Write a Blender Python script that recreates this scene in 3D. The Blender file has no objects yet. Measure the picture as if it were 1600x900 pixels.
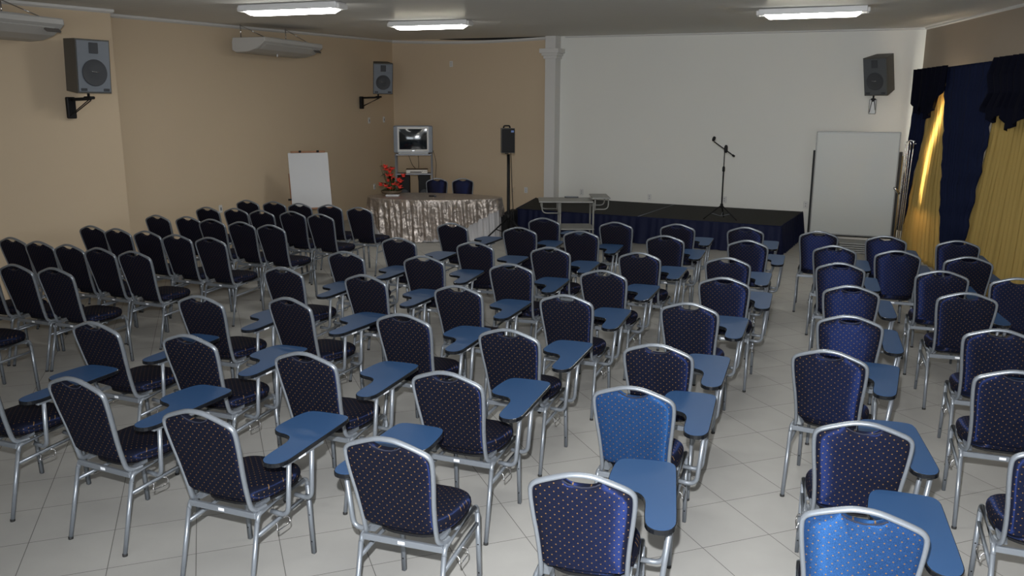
import bpy, math, random
from mathutils import Vector, Matrix
random.seed(7)
PI=math.pi
C=bpy.context.scene.collection
S=bpy.context.scene
# ---------------------------------------------------------------- camera
PITCH,YAW,ROLL,CAMH,FPX=0.21264,0.39560,0.00286,2.3396,1303.5
fw=Vector((-math.sin(YAW)*math.cos(PITCH),math.cos(YAW)*math.cos(PITCH),-math.sin(PITCH)))
rt=Vector((math.cos(YAW),math.sin(YAW),0)); up=rt.cross(fw)
r2=math.cos(ROLL)*rt+math.sin(ROLL)*up; u2=-math.sin(ROLL)*rt+math.cos(ROLL)*up
cd=bpy.data.cameras.new('camera'); cam=bpy.data.objects.new('camera',cd); C.objects.link(cam)
M3=Matrix((r2,u2,-fw)).transposed()
cam.matrix_world=Matrix.Translation((0,0,CAMH))@M3.to_4x4()
cd.sensor_width=36; cd.lens=FPX/1600*36; cd.clip_end=100; cd.clip_start=.02
S.camera=cam
# ---------------------------------------------------------------- light and exposure
S.view_settings.view_transform='Standard'; S.view_settings.look='None'
S.view_settings.exposure=0.0; S.view_settings.gamma=1; S.view_settings.use_curve_mapping=False
w=bpy.data.worlds.new('world'); S.world=w; w.use_nodes=True
w.node_tree.nodes['Background'].inputs[0].default_value=(.75,.85,1,1); w.node_tree.nodes['Background'].inputs[1].default_value=0.05
FLASH=bpy.data.lights.new('camera_flash','SPOT'); FLASH.energy=FLASH_E=1600; FLASH.spot_size=math.radians(118); FLASH.spot_blend=.9; FLASH.shadow_soft_size=.02; FLASH.color=(.95,.97,1)
fo=bpy.data.objects.new('camera_flash',FLASH); C.objects.link(fo)
fo.matrix_world=Matrix.Translation(Vector((0,0,CAMH))+u2*.21-r2*.05)@(M3@Matrix.Rotation(math.radians(-11),3,'Y')).to_4x4()
LAMP_STRENGTH=26.5
FILL_REAR=9.0  # glow of the added windows behind the camera
# ---------------------------------------------------------------- materials
def mat(name,col,rough=.6,metal=0,spec=.5,bump=0,bscale=60,var=0,vscale=3,sheen=0,coat=0):
    m=bpy.data.materials.new(name); m.use_nodes=True; nt=m.node_tree; b=nt.nodes['Principled BSDF']
    b.inputs['Base Color'].default_value=(*col,1); b.inputs['Roughness'].default_value=rough; b.inputs['Metallic'].default_value=metal
    b.inputs['Specular IOR Level'].default_value=spec
    if sheen: b.inputs['Sheen Weight'].default_value=sheen
    if coat: b.inputs['Coat Weight'].default_value=coat
    if bump or var:
        tc=nt.nodes.new('ShaderNodeTexCoord')
        if bump:
            n=nt.nodes.new('ShaderNodeTexNoise'); n.inputs['Scale'].default_value=bscale; n.inputs['Detail'].default_value=3
            bp=nt.nodes.new('ShaderNodeBump'); bp.inputs['Strength'].default_value=bump; bp.inputs['Distance'].default_value=.02
            nt.links.new(tc.outputs['Object'],n.inputs['Vector']); nt.links.new(n.outputs['Fac'],bp.inputs['Height']); nt.links.new(bp.outputs['Normal'],b.inputs['Normal'])
        if var:
            n=nt.nodes.new('ShaderNodeTexNoise'); n.inputs['Scale'].default_value=vscale; n.inputs['Detail'].default_value=4
            r=nt.nodes.new('ShaderNodeMapRange'); r.inputs[3].default_value=1-var; r.inputs[4].default_value=1+var
            mx=nt.nodes.new('ShaderNodeVectorMath'); mx.operation='SCALE'; mx.inputs[0].default_value=col
            nt.links.new(tc.outputs['Object'],n.inputs['Vector']); nt.links.new(n.outputs['Fac'],r.inputs[0]); nt.links.new(r.outputs[0],mx.inputs['Scale']); nt.links.new(mx.outputs[0],b.inputs['Base Color'])
    return m
def emis(name,col,s):
    m=bpy.data.materials.new(name); m.use_nodes=True; b=m.node_tree.nodes['Principled BSDF']
    b.inputs['Base Color'].default_value=(.8,.8,.8,1); b.inputs['Emission Color'].default_value=(*col,1); b.inputs['Emission Strength'].default_value=s
    return m
class N:
    """tiny node helper"""
    def __init__(s,nt): s.nt=nt
    def new(s,t,**k):
        n=s.nt.nodes.new(t)
        for a,v in k.items(): setattr(n,a,v)
        return n
    def m(s,op,a,b=None,c=None):
        n=s.new('ShaderNodeMath',operation=op)
        for i,v in enumerate((a,b,c)):
            if v is None: continue
            if isinstance(v,(int,float)): n.inputs[i].default_value=v
            else: s.nt.links.new(v,n.inputs[i])
        return n.outputs[0]
def fabric(name,ax,base,blue,dots=True,gl=.35):
    """navy woven cloth with staggered gold dots; ax = the two object axes the pattern runs along"""
    m=bpy.data.materials.new(name); m.use_nodes=True; nt=m.node_tree; h=N(nt); b=nt.nodes['Principled BSDF']; out=nt.nodes['Material Output']
    tc=h.new('ShaderNodeTexCoord'); sp=h.new('ShaderNodeSeparateXYZ'); nt.links.new(tc.outputs['Object'],sp.inputs[0])
    u,v=sp.outputs[ax[0]],sp.outputs[ax[1]]
    if ax==(0,1): u,v=h.m('ADD',u,sp.outputs[2]),h.m('SUBTRACT',v,sp.outputs[2])
    A,B,hs=.036,.037,.0026
    def lat(off):
        fx=h.m('ABSOLUTE',h.m('SUBTRACT',h.m('FRACT',h.m('ADD',h.m('DIVIDE',u,A),off+50)),.5))
        fy=h.m('ABSOLUTE',h.m('SUBTRACT',h.m('FRACT',h.m('ADD',h.m('DIVIDE',v,B),off+50)),.5))
        return h.m('MULTIPLY',h.m('LESS_THAN',fx,hs/A),h.m('LESS_THAN',fy,hs/B))
    d=h.m('MAXIMUM',lat(0),lat(.5))
    no=h.new('ShaderNodeTexNoise'); no.inputs['Scale'].default_value=420; no.inputs['Detail'].default_value=2
    nt.links.new(tc.outputs['Object'],no.inputs['Vector'])
    rg=h.new('ShaderNodeMapRange'); rg.inputs[1].default_value=.3; rg.inputs[2].default_value=.7; rg.inputs[3].default_value=.55; rg.inputs[4].default_value=1.5
    nt.links.new(no.outputs['Fac'],rg.inputs[0])
    sc=h.new('ShaderNodeVectorMath',operation='SCALE'); sc.inputs[0].default_value=base; nt.links.new(rg.outputs[0],sc.inputs['Scale'])
    mx=h.new('ShaderNodeMix',data_type='RGBA'); nt.links.new(d,mx.inputs['Factor']); nt.links.new(sc.outputs[0],mx.inputs['A']); mx.inputs['B'].default_value=(.13,.075,.032,1)
    nt.links.new(mx.outputs['Result'],b.inputs['Base Color']); b.inputs['Roughness'].default_value=.8; b.inputs['Specular IOR Level'].default_value=.12
    # horizontal threads: a wide blue gloss in the vertical plane
    g=h.new('ShaderNodeBsdfAnisotropic'); g.inputs['Roughness'].default_value=.62; g.inputs['Anisotropy'].default_value=.82
    sc2=h.new('ShaderNodeVectorMath',operation='SCALE'); sc2.inputs[0].default_value=blue; nt.links.new(rg.outputs[0],sc2.inputs['Scale'])
    mx2=h.new('ShaderNodeMix',data_type='RGBA'); nt.links.new(d,mx2.inputs['Factor']); nt.links.new(sc2.outputs[0],mx2.inputs['A']); mx2.inputs['B'].default_value=(.25,.17,.10,1)
    nt.links.new(mx2.outputs['Result'],g.inputs['Color'])
    vt=h.new('ShaderNodeVectorTransform',vector_type='VECTOR',convert_from='OBJECT',convert_to='WORLD'); vt.inputs[0].default_value=(1,0,0)
    nt.links.new(vt.outputs[0],g.inputs['Tangent'])
    ms=h.new('ShaderNodeMixShader'); ms.inputs[0].default_value=gl; nt.links.new(b.outputs[0],ms.inputs[1]); nt.links.new(g.outputs[0],ms.inputs[2]); nt.links.new(ms.outputs[0],out.inputs['Surface'])
    return m
MT={}
MT['metal']=mat('silver_grey_enamel',(.205,.225,.25),.32,.45,.5)
MT['chrome']=mat('chrome',(.7,.7,.72),.15,1)
MT['black']=mat('black_plastic',(.008,.008,.009),.6,0,.25)
MT['rubber']=mat('black_rubber',(.01,.01,.01),.7)
MT['white']=mat('white_plastic',(.6,.6,.6),.5)
MT['sticker']=mat('white_sticker',(.75,.77,.8),.4)
MT['laminate']=mat('blue_laminate',(.020,.058,.140),.5,0,.34)
MT['edge']=mat('black_edge_band',(.006,.007,.009),.22)
MT['back']=fabric('navy_dotted_back',(0,2),(.0034,.0040,.0098),(.035,.070,.28),gl=.085)
MT['back_flashlit']=fabric('flashlit_navy_dotted_back',(0,2),(.009,.031,.090),(.035,.13,.34),gl=.09)  # the navy cloth again, with the flash's brightening put into its colour
MT['seat']=fabric('navy_dotted_seat',(0,1),(.0036,.0044,.011),(.035,.06,.18),gl=.09)
MT['beige']=mat('beige_wall_paint',(.585,.465,.325),.75,bump=.06,bscale=9,var=.03,vscale=.8)
MT['whitewall']=mat('white_wall_paint',(.74,.735,.69),.75,bump=.05,bscale=7,var=.02,vscale=.7)
MT['trim']=mat('off_white_trim',(.64,.63,.61),.6)
MT['brownwall']=mat('brown_wall_paint',(.33,.27,.21),.75,bump=.05,bscale=8,var=.03)
MT['tvsilver']=mat('silver_plastic',(.25,.26,.285),.4,.2)
MT['screen']=mat('dark_glass_screen',(.008,.012,.016),.08,0,.6)
MT['spkgrey']=mat('grey_speaker_front',(.17,.19,.22),.5)
MT['spkdark']=mat('dark_grey_speaker_front',(.085,.092,.10),.5)
MT['spkside']=mat('dark_speaker_cabinet',(.085,.08,.07),.6)
MT['spkmesh']=mat('speaker_mesh',(.045,.048,.055),.6,bump=.2,bscale=400)
MT['acwhite']=mat('air_conditioner_plastic',(.45,.44,.42),.5)
MT['acdark']=mat('air_conditioner_grille',(.12,.11,.1),.6)
MT['wood']=mat('orange_brown_wood',(.27,.125,.06),.5,var=.2,vscale=20)
MT['paper']=mat('white_paper',(.54,.545,.56),.7,bump=.05,bscale=4)
MT['board']=mat('whiteboard_enamel',(.43,.445,.42),.4)
MT['boardframe']=mat('grey_aluminium',(.20,.20,.19),.4,.4)
MT['stagetop']=mat('black_stage_carpet',(.030,.030,.028),.9,bump=.1,bscale=80,spec=.2)
MT['skirt']=mat('navy_pleated_satin',(.006,.009,.034),.7,spec=.2)
MT['whitecloth']=mat('white_cloth',(.50,.49,.50),.8)
MT['leaf']=mat('green_leaf',(.03,.06,.012),.6)
MT['red']=mat('red_petal',(.80,.05,.03),.6)
MT['bowl']=mat('wicker_bowl',(.11,.075,.045),.7)
MT['dvd']=mat('cream_plastic',(.65,.60,.53),.4)
MT['cart']=mat('grey_painted_steel',(.25,.25,.235),.45,.2)
MT['navyc']=mat('navy_curtain_cloth',(.0052,.0085,.028),.85,spec=.12)
MT['blackc']=mat('dark_navy_swag_satin',(.002,.0025,.008),.9,spec=.1)
MT['added_shutter']=mat('added_shutter_dark',(.05,.04,.03),.7)
MT['daylight']=emis('daylight_gap',(1,.95,.82),110)
MT['fill_pane']=emis('added_fill_pane',(.85,.93,1),FILL_REAR)
MT['tube']=emis('fluorescent_diffuser',(1,1,.95),LAMP_STRENGTH)
MT['blueprint']=mat('blue_print',(.12,.2,.45),.5)
def satin():
    m=mat('champagne_satin',(.42,.37,.335),.32,.7,.6)
    nt=m.node_tree; h=N(nt); b=nt.nodes['Principled BSDF']; tc=h.new('ShaderNodeTexCoord')
    n1=h.new('ShaderNodeTexNoise'); n1.inputs['Scale'].default_value=6; n1.inputs['Detail'].default_value=5; n1.inputs['Distortion'].default_value=1.2
    bp=h.new('ShaderNodeBump'); bp.inputs['Strength'].default_value=.9; bp.inputs['Distance'].default_value=.05
    nt.links.new(tc.outputs['Object'],n1.inputs['Vector']); nt.links.new(n1.outputs['Fac'],bp.inputs['Height']); nt.links.new(bp.outputs['Normal'],b.inputs['Normal'])
    return m
MT['satin']=satin()
MT['brass']=mat('dull_brass',(.30,.21,.09),.4,.5)
MT['navyplain']=mat('navy_piping',(.006,.008,.022),.8)
def yellow():
    m=bpy.data.materials.new('yellow_sheer_curtain'); m.use_nodes=True; nt=m.node_tree; h=N(nt); nt.nodes.remove(nt.nodes['Principled BSDF']); out=nt.nodes['Material Output']
    d=h.new('ShaderNodeBsdfDiffuse'); t=h.new('ShaderNodeBsdfTranslucent'); ms=h.new('ShaderNodeMixShader'); ms.inputs[0].default_value=.4
    d.inputs[0].default_value=(.46,.345,.125,1); t.inputs[0].default_value=(.92,.74,.38,1)
    nt.links.new(d.outputs[0],ms.inputs[1]); nt.links.new(t.outputs[0],ms.inputs[2]); nt.links.new(ms.outputs[0],out.inputs[0])
    return m
MT['yellow']=yellow()
def tiles():
    m=bpy.data.materials.new('grey_floor_tiles'); m.use_nodes=True; nt=m.node_tree; h=N(nt); b=nt.nodes['Principled BSDF']
    tc=h.new('ShaderNodeTexCoord'); mp=h.new('ShaderNodeMapping',vector_type='TEXTURE'); mp.inputs['Location'].default_value=(-.61,4.836,0); mp.inputs['Rotation'].default_value=(0,0,math.radians(42.7)); mp.inputs['Scale'].default_value=(.432,.432,1)
    nt.links.new(tc.outputs['Object'],mp.inputs['Vector']); sp=h.new('ShaderNodeSeparateXYZ'); nt.links.new(mp.outputs[0],sp.inputs[0])
    def e(o): return h.m('SUBTRACT',.5,h.m('ABSOLUTE',h.m('SUBTRACT',h.m('FRACT',h.m('ADD',o,100)),.5)))
    dist=h.m('MINIMUM',e(sp.outputs[0]),e(sp.outputs[1])); g=h.m('LESS_THAN',dist,.0045)
    fl=h.new('ShaderNodeVectorMath',operation='FLOOR'); nt.links.new(mp.outputs[0],fl.inputs[0])
    wn=h.new('ShaderNodeTexWhiteNoise',noise_dimensions='2D'); nt.links.new(fl.outputs[0],wn.inputs['Vector'])
    n1=h.new('ShaderNodeTexNoise'); n1.inputs['Scale'].default_value=5; n1.inputs['Detail'].default_value=5; nt.links.new(tc.outputs['Object'],n1.inputs['Vector'])
    f=h.m('ADD',h.m('ADD',h.m('MULTIPLY',wn.outputs['Value'],.05),.90),h.m('MULTIPLY',n1.outputs['Fac'],.14))
    sc=h.new('ShaderNodeVectorMath',operation='SCALE'); sc.inputs[0].default_value=(.345,.337,.318); nt.links.new(f,sc.inputs['Scale'])
    mx=h.new('ShaderNodeMix',data_type='RGBA'); nt.links.new(g,mx.inputs['Factor']); nt.links.new(sc.outputs[0],mx.inputs['A']); mx.inputs['B'].default_value=(.10,.095,.09,1)
    nt.links.new(mx.outputs['Result'],b.inputs['Base Color']); b.inputs['Roughness'].default_value=.5; b.inputs['Specular IOR Level'].default_value=.12
    return m
MT['floor']=tiles()
def ceilmat():
    m=bpy.data.materials.new('glossy_ceiling_planks'); m.use_nodes=True; nt=m.node_tree; h=N(nt); b=nt.nodes['Principled BSDF']
    tc=h.new('ShaderNodeTexCoord'); mp=h.new('ShaderNodeMapping',vector_type='TEXTURE'); mp.inputs['Rotation'].default_value=(0,0,math.radians(-4.9)); nt.links.new(tc.outputs['Object'],mp.inputs[0])
    sp=h.new('ShaderNodeSeparateXYZ'); nt.links.new(mp.outputs[0],sp.inputs[0])
    fy=h.m('FRACT',h.m('DIVIDE',h.m('ADD',sp.outputs[1],50),.2)); gr=h.m('LESS_THAN',fy,.05)
    mx=h.new('ShaderNodeMix',data_type='RGBA'); nt.links.new(gr,mx.inputs['Factor']); mx.inputs['A'].default_value=(.80,.79,.76,1); mx.inputs['B'].default_value=(.73,.72,.69,1)
    nt.links.new(mx.outputs['Result'],b.inputs['Base Color']); b.inputs['Roughness'].default_value=.8; b.inputs['Specular IOR Level'].default_value=0
    g=h.new('ShaderNodeBsdfGlossy'); g.inputs['Roughness'].default_value=.16; g.inputs['Color'].default_value=(1,.95,.8,1)
    ms=h.new('ShaderNodeMixShader'); ms.inputs[0].default_value=.03; nt.links.new(b.outputs[0],ms.inputs[1]); nt.links.new(g.outputs[0],ms.inputs[2]); nt.links.new(ms.outputs[0],nt.nodes['Material Output'].inputs[0])
    return m
MT['ceiling']=ceilmat()
# ---------------------------------------------------------------- mesh helpers
class MB:
    def __init__(s): s.v=[]; s.f=[]; s.sm=[]
    def add(s,vs,fs,smooth=False):
        o=len(s.v); s.v+= [tuple(v) for v in vs]; s.f+=[tuple(i+o for i in f) for f in fs]; s.sm+=[smooth]*len(fs)
        return s
    def box(s,c,d,rz=0,b=0,tilt=None):
        x,y,z=[q/2 for q in d]; b=min(b,x*.9,y*.9,z*.9)
        if b<=0:
            vs=[Vector((i*x,j*y,k*z)) for k in(-1,1) for i,j in((-1,-1),(1,-1),(1,1),(-1,1))]
            fs=[(3,2,1,0),(4,5,6,7),(0,1,5,4),(1,2,6,5),(2,3,7,6),(3,0,4,7)]
        else:
            vs=[];rings=[(-z,b),(-z+b,0),(z-b,0),(z,b)]
            for zz,ins in rings:
                X,Y=x-ins,y-ins; q=b if ins==0 else b*.3
                for px,py in((-X+q,-Y),(X-q,-Y),(X,-Y+q),(X,Y-q),(X-q,Y),(-X+q,Y),(-X,Y-q),(-X,-Y+q)): vs.append(Vector((px,py,zz)))
            fs=[tuple(range(7,-1,-1)),tuple(range(24,32))]
            for r in range(3):
                for i in range(8): j=(i+1)%8; fs.append((r*8+i,r*8+j,r*8+8+j,r*8+8+i))
        R=Matrix.Rotation(rz,3,'Z')
        if tilt: R=R@Matrix.Rotation(tilt[1],3,tilt[0])
        c=Vector(c); return s.add([R@v+c for v in vs],fs)
    def tube(s,pts,r,r2=None,n=8,closed=False,ref=(0,1,0),caps=True):
        """sweep an ellipse: r across, r2 along ref"""
        r2=r2 or r; P=[Vector(p) for p in pts]; m=len(P); vs=[]; fs=[]; ref=Vector(ref)
        for i,p in enumerate(P):
            a=P[(i-1)%m] if (closed or i>0) else p; c=P[(i+1)%m] if (closed or i<m-1) else p
            t=(c-a).normalized(); k=ref-t*ref.dot(t)
            if k.length<.05: k=Vector((0,0,1)) if abs(t.z)<.9 else Vector((1,0,0)); k=k-t*k.dot(t)
            k.normalize(); q=t.cross(k)
            sc=1
            if (closed or 0<i<m-1):
                t1=(p-a).normalized(); sc=1/max(.6,t1.dot(t))
            for j in range(n):
                an=2*PI*(j+.5)/n; vs.append(p+q*(math.cos(an)*r*sc)+k*(math.sin(an)*r2))
        for i in range(m if closed else m-1):
            for j in range(n):
                a=i*n+j; b=i*n+(j+1)%n; i2=((i+1)%m)*n
                fs.append((a,b,i2+(j+1)%n,i2+j))
        s.add(vs,fs,True)
        if not closed and caps:
            o=len(s.v)-len(vs); s.f+=[tuple(o+j for j in range(n-1,-1,-1)),tuple(o+(m-1)*n+j for j in range(n))]; s.sm+=[False,False]
        return s
    def lathe(s,c,prof,n=16,axis='Z',R=None):
        vs=[];fs=[]; c=Vector(c); R=R or {'Z':Matrix.Identity(3),'Y':Matrix.Rotation(PI/2,3,'X'),'X':Matrix.Rotation(PI/2,3,'Y')}[axis]
        for r,z in prof:
            for j in range(n): a=2*PI*j/n; vs.append(c+R@Vector((r*math.cos(a),r*math.sin(a),z)))
        for i in range(len(prof)-1):
            for j in range(n): fs.append((i*n+j,i*n+(j+1)%n,(i+1)*n+(j+1)%n,(i+1)*n+j))
        fs+=[tuple(range(n-1,-1,-1)),tuple((len(prof)-1)*n+j for j in range(n))]
        return s.add(vs,fs,True)
    def prism(s,poly,z0,z1,b=0,smooth=False):
        """vertical extrusion of an XY polygon, edges eased by b"""
        cx=sum(p[0] for p in poly)/len(poly); cy=sum(p[1] for p in poly)/len(poly); n=len(poly); vs=[];fs=[]
        rings=[(z0,0),(z1,0)] if b<=0 else [(z0,b),(z0+b*.6,0),(z1-b*.6,0),(z1,b)]
        for z,ins in rings:
            for i,p in enumerate(poly):
                a=Vector(poly[i-1]); q=Vector(p); c=Vector(poly[(i+1)%n]); t=(c-a).normalized(); nn=Vector((t.y,-t.x))
                if nn.dot(q-Vector((cx,cy)))<0 and False: nn=-nn
                w_=q-nn*ins; vs.append((w_.x,w_.y,z))
        for k in range(len(rings)-1):
            for i in range(n): j=(i+1)%n; fs.append((k*n+i,k*n+j,(k+1)*n+j,(k+1)*n+i))
        fs+=[tuple(range(n-1,-1,-1)),tuple((len(rings)-1)*n+i for i in range(n))]
        return s.add(vs,fs,smooth)
    def grid(s,rows,closed=False,smooth=True):
        m=len(rows[0]); vs=[p for r in rows for p in r]; fs=[]
        for i in range(len(rows)-1):
            for j in range(m if closed else m-1): k=(j+1)%m; fs.append((i*m+j,i*m+k,(i+1)*m+k,(i+1)*m+j))
        return s.add(vs,fs,smooth)
    def xf(s,M):
        s.v=[tuple(M@Vector(v)) for v in s.v]; return s
    def obj(s,name,m,parent=None,**k):
        me=bpy.data.meshes.new(name); me.from_pydata(s.v,[],s.f); me.polygons.foreach_set('use_smooth',s.sm); me.materials.append(MT[m] if isinstance(m,str) else m); me.update()
        o=bpy.data.objects.new(name,me); C.objects.link(o)
        if parent: o.parent=parent
        for a,v in k.items(): o[a]=v
        return o
def struct(mb,name,m): return mb.obj(name,m,kind='structure')
def thing(name,label,cat,loc=(0,0,0),rz=0,group=None):
    o=bpy.data.objects.new(name,None); o.empty_display_size=.1; C.objects.link(o); o.location=loc; o.rotation_euler=(0,0,rz); o['label']=label; o['category']=cat
    if group: o['group']=group
    return o
def tag(o,label,cat,group=None):
    o['label']=label; o['category']=cat
    if group: o['group']=group
    return o
def fillet(pts,rad,n=5):
    P=[Vector(p) for p in pts]; out=[P[0]]
    for i in range(1,len(P)-1):
        r=rad[i-1] if isinstance(rad,(list,tuple)) else rad
        a=(P[i-1]-P[i]); b=(P[i+1]-P[i]); la,lb=a.length,b.length; a/=la; b/=lb; d=min(r,la*.49,lb*.49)
        p0=P[i]+a*d; p1=P[i]+b*d
        for k in range(n+1): t=k/n; out.append(p0*(1-t)**2+P[i]*2*t*(1-t)+p1*t*t)
    out.append(P[-1]); return out
def chaikin(p,n=2,closed=True):
    for _ in range(n):
        q=[]
        m=len(p)
        for i in range(m if closed else m-1):
            a=p[i]; b=p[(i+1)%m]; q.append(tuple(.75*x+.25*y for x,y in zip(a,b))); q.append(tuple(.25*x+.75*y for x,y in zip(a,b)))
        if not closed: q=[p[0]]+q+[p[-1]]
        p=q
    return p
def interp(tab,x):
    if x<=tab[0][0]: return tab[0][1]
    for (a,b),(c,d) in zip(tab,tab[1:]):
        if x<=c: return b+(d-b)*(x-a)/(c-a)
    return tab[-1][1]
def copy_thing(o):
    c=o.copy(); C.objects.link(c)
    for ch in list(o.children):
        d=ch.copy(); C.objects.link(d); d.parent=c
        for gch in list(ch.children):
            e=gch.copy(); C.objects.link(e); e.parent=d
    return c
# ---------------------------------------------------------------- room
def ceil_z(x,y): return 3.36687+.00586063*x+.0204726*y-.00105947*x*y
def wallslab(name,m,p0,p1,z0=0,z1=None,t=.2,n=24,nz=1):
    """wall standing on the line p0-p1 (its room face), thickness t to the right of the direction p0->p1"""
    mb=MB(); a=Vector((*p0,0)); b=Vector((*p1,0)); d=(b-a).normalized(); nn=Vector((d.y,-d.x,0))*t
    rows=[]
    for k in range(n+1):
        p=a.lerp(b,k/n); z=(ceil_z(p.x,p.y)+.02) if z1 is None else z1
        rows.append([(p.x,p.y,z0),(p.x,p.y,z),(p.x+nn.x,p.y+nn.y,z),(p.x+nn.x,p.y+nn.y,z0)])
    mb.grid(rows,closed=True,smooth=False)
    mb.add(rows[0],[(0,1,2,3)]); mb.add(rows[-1],[(3,2,1,0)])
    return struct(mb,name,m)
LC=(-10.21,17.27); RC=(.79,16.32)
def backY(x): return 16.39-.0864*x
COLX=-6.13
struct(MB().box((-2.5,7,-.05),(20,24,.1)),'floor','floor')
wallslab('wall_left','beige',(-9.6,8.36),LC,t=-.2)
wallslab('wall_left_near','beige',(-9.1,-4),(-9.1,8.36),t=-.7)
wallslab('wall_back_left','beige',LC,(COLX,backY(COLX)),t=-.2)
wallslab('wall_back_right','whitewall',(COLX,backY(COLX)),RC,t=-.2)
RD=Vector((.2055,-.9787,0))
wallslab('wall_right','brownwall',RC,(RC[0]+RD.x*20.6,RC[1]+RD.y*20.6),t=-.2)
wallslab('wall_front','beige',(-9.3,-3.9),(5.3,-3.9),t=.2)
for k,x in enumerate((-1.2,2.4)):  # unseen glowing windows added behind the camera to brighten the far walls
    wn_=bpy.data.objects.new('window_%d'%(k+2),None); C.objects.link(wn_); wn_['kind']='structure'; wn_.location=(x,-3.87,1.75)
    MB().tube([(-1.5,0,-.75),(1.5,0,-.75),(1.5,0,.75),(-1.5,0,.75)],.04,closed=True,n=4).obj('window_frame','trim',wn_)
    MB().box((0,0,0),(.05,.05,1.5)).obj('mullion','trim',wn_)
    MB().box((0,-.005,0),(2.94,.01,1.44)).obj('pane','fill_pane',wn_)
mb=MB(); rows=[]
for i in range(25):
    y=-4.2+i*22/24; rows.append([(x,y,ceil_z(x,y)) for x in [-10.8+j*16.2/20 for j in range(21)]])
mb.grid(rows,smooth=True)
rows=[[(x,y,z+.08) for x,y,z in r][::-1] for r in rows]; mb.grid(rows)
struct(mb,'ceiling','ceiling')
# crown strips
def crown(name,p0,p1,off,h=.05,gap=0):
    mb=MB(); a=Vector((*p0,0)); b=Vector((*p1,0)); d=(b-a).normalized(); nn=Vector((d.y,-d.x,0))*off; rows=[]
    for k in range(13):
        p=a.lerp(b,k/12); z=ceil_z(p.x,p.y)-.004-(gap*math.sin(PI*k/12) if gap else 0); q=p+nn
        rows.append([(p.x,p.y,z-h),(p.x,p.y,z),(q.x,q.y,z),(q.x,q.y,z-h*.6)])
    mb.grid(rows,closed=True,smooth=False); mb.add(rows[0],[(0,1,2,3)]); mb.add(rows[-1],[(3,2,1,0)])
    struct(mb,name,'trim')
crown('trim_1',(-9.6,8.4),LC,.03)
crown('trim_2',(-9.1,-3.5),(-9.1,8.4),.03)
crown('trim_3',LC,(COLX-.15,backY(COLX-.15)),.03,.06,gap=.05)
crown('trim_4',RC,(RC[0]+RD.x*19,RC[1]+RD.y*19),.025,.035)
crown('trim_5',(COLX+.25,backY(COLX+.25)),(RC[0]-.03,RC[1]),.02,.03)
# black strip standing in for shade between the sagging strip and the ceiling
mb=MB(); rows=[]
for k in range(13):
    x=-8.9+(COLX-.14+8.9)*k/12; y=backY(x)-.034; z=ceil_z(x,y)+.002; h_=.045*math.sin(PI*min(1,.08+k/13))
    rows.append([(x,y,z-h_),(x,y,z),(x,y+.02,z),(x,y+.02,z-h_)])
mb.grid(rows,closed=True,smooth=False); struct(mb,'gap_shade_strip','rubber')
# column
t=thing('pilaster_column','off-white square column with stepped capital between the beige and white walls','column',(COLX+.02,backY(COLX)-.13,0),math.radians(-4.9))
zc=ceil_z(COLX,16.8)
MB().box((0,0,zc/2),(.235,.26,zc),b=.004).obj('shaft','trim',t)
mb=MB()
for k,(wd,z0,z1) in enumerate([(.30,3.33,3.39),(.36,3.39,3.44),(.43,3.44,3.53)]): mb.box((0,-.0,(z0+z1)/2),(wd,wd,z1-z0),b=.004)
mb.obj('capital','trim',t)
# wall plates: on the wall, small
def plate(x,z,kind,label,cat='power outlet',grp=None):
    y=backY(x)
    t=thing('wall_plate',label,cat,(x,y-.008,z),math.radians(-4.9),grp)
    MB().box((0,0,0),(.085,.016,.13),b=.006).obj('plate','trim' if kind!='beige' else 'beige',t)
    mb=MB()
    for s in(-.018,.018): mb.lathe((s*0,-.009,s*1.2),[(.009,0),(.009,.003)],10,R=Matrix.Rotation(PI/2,3,'X'))
    mb.obj('socket','spkgrey' if kind!='blue' else 'blueprint',t)
plate(-8.63,3.287,'p','small white blank plate high on the beige back wall below the ceiling','wall plate')
plate(-7.075,.57,'beige','faint beige outlet low on beige wall, nearer the tripod speaker')
plate(-6.761,.585,'blue','white outlet with a blue centre low on beige wall beside the column')
plate(-5.45,.607,'p','white outlet on white wall above the grey cart, nearest the column')
plate(-3.962,.575,'p','white outlet low on white wall midway between grey cart and microphone stand')
plate(-2.449,.602,'p','white outlet low on white wall directly behind the microphone stand')
plate(-.938,.586,'p','white outlet low on white wall beside the left edge of whiteboard')
def leftX(y): return -9.6+(LC[0]+9.6)*(y-8.36)/(LC[1]-8.36)
def lplate(y,z,label,cat='power outlet'):
    t=thing('wall_plate',label,cat,(leftX(y)+.008,y,z),math.radians(-90+3.9))
    MB().box((0,0,0),(.085,.016,.13),b=.006).obj('plate','trim',t); MB().box((0,.009,0),(.03,.006,.05),b=.002).obj('socket','spkgrey',t)
lplate(16.05,2.06,'pale switch plate under corner speaker, the one farther from the corner','switch plate')
lplate(16.75,2.07,'pale switch plate under corner speaker, the one nearer the corner','switch plate')
lplate(14.25,.64,'white outlet low on left wall just right of the flip chart')
lplate(16.2,.60,'white outlet low on left wall just left of the red flowers')
lplate(10.85,.69,'white outlet low on left wall behind the dark chairs')
# ---------------------------------------------------------------- stage
t=thing('stage_platform','low black carpeted stage with pleated navy skirt along the white wall','stage',(0,0,0))
SA,SB=(-6.02,14.60),(-1.16,14.12); SBR=(-.98,16.38)
poly=[SA,SB,(SBR[0],backY(SBR[0])-.08),(-6.38,backY(-6.38)-.08),(-6.42,16.4)]
mb=MB()
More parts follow.
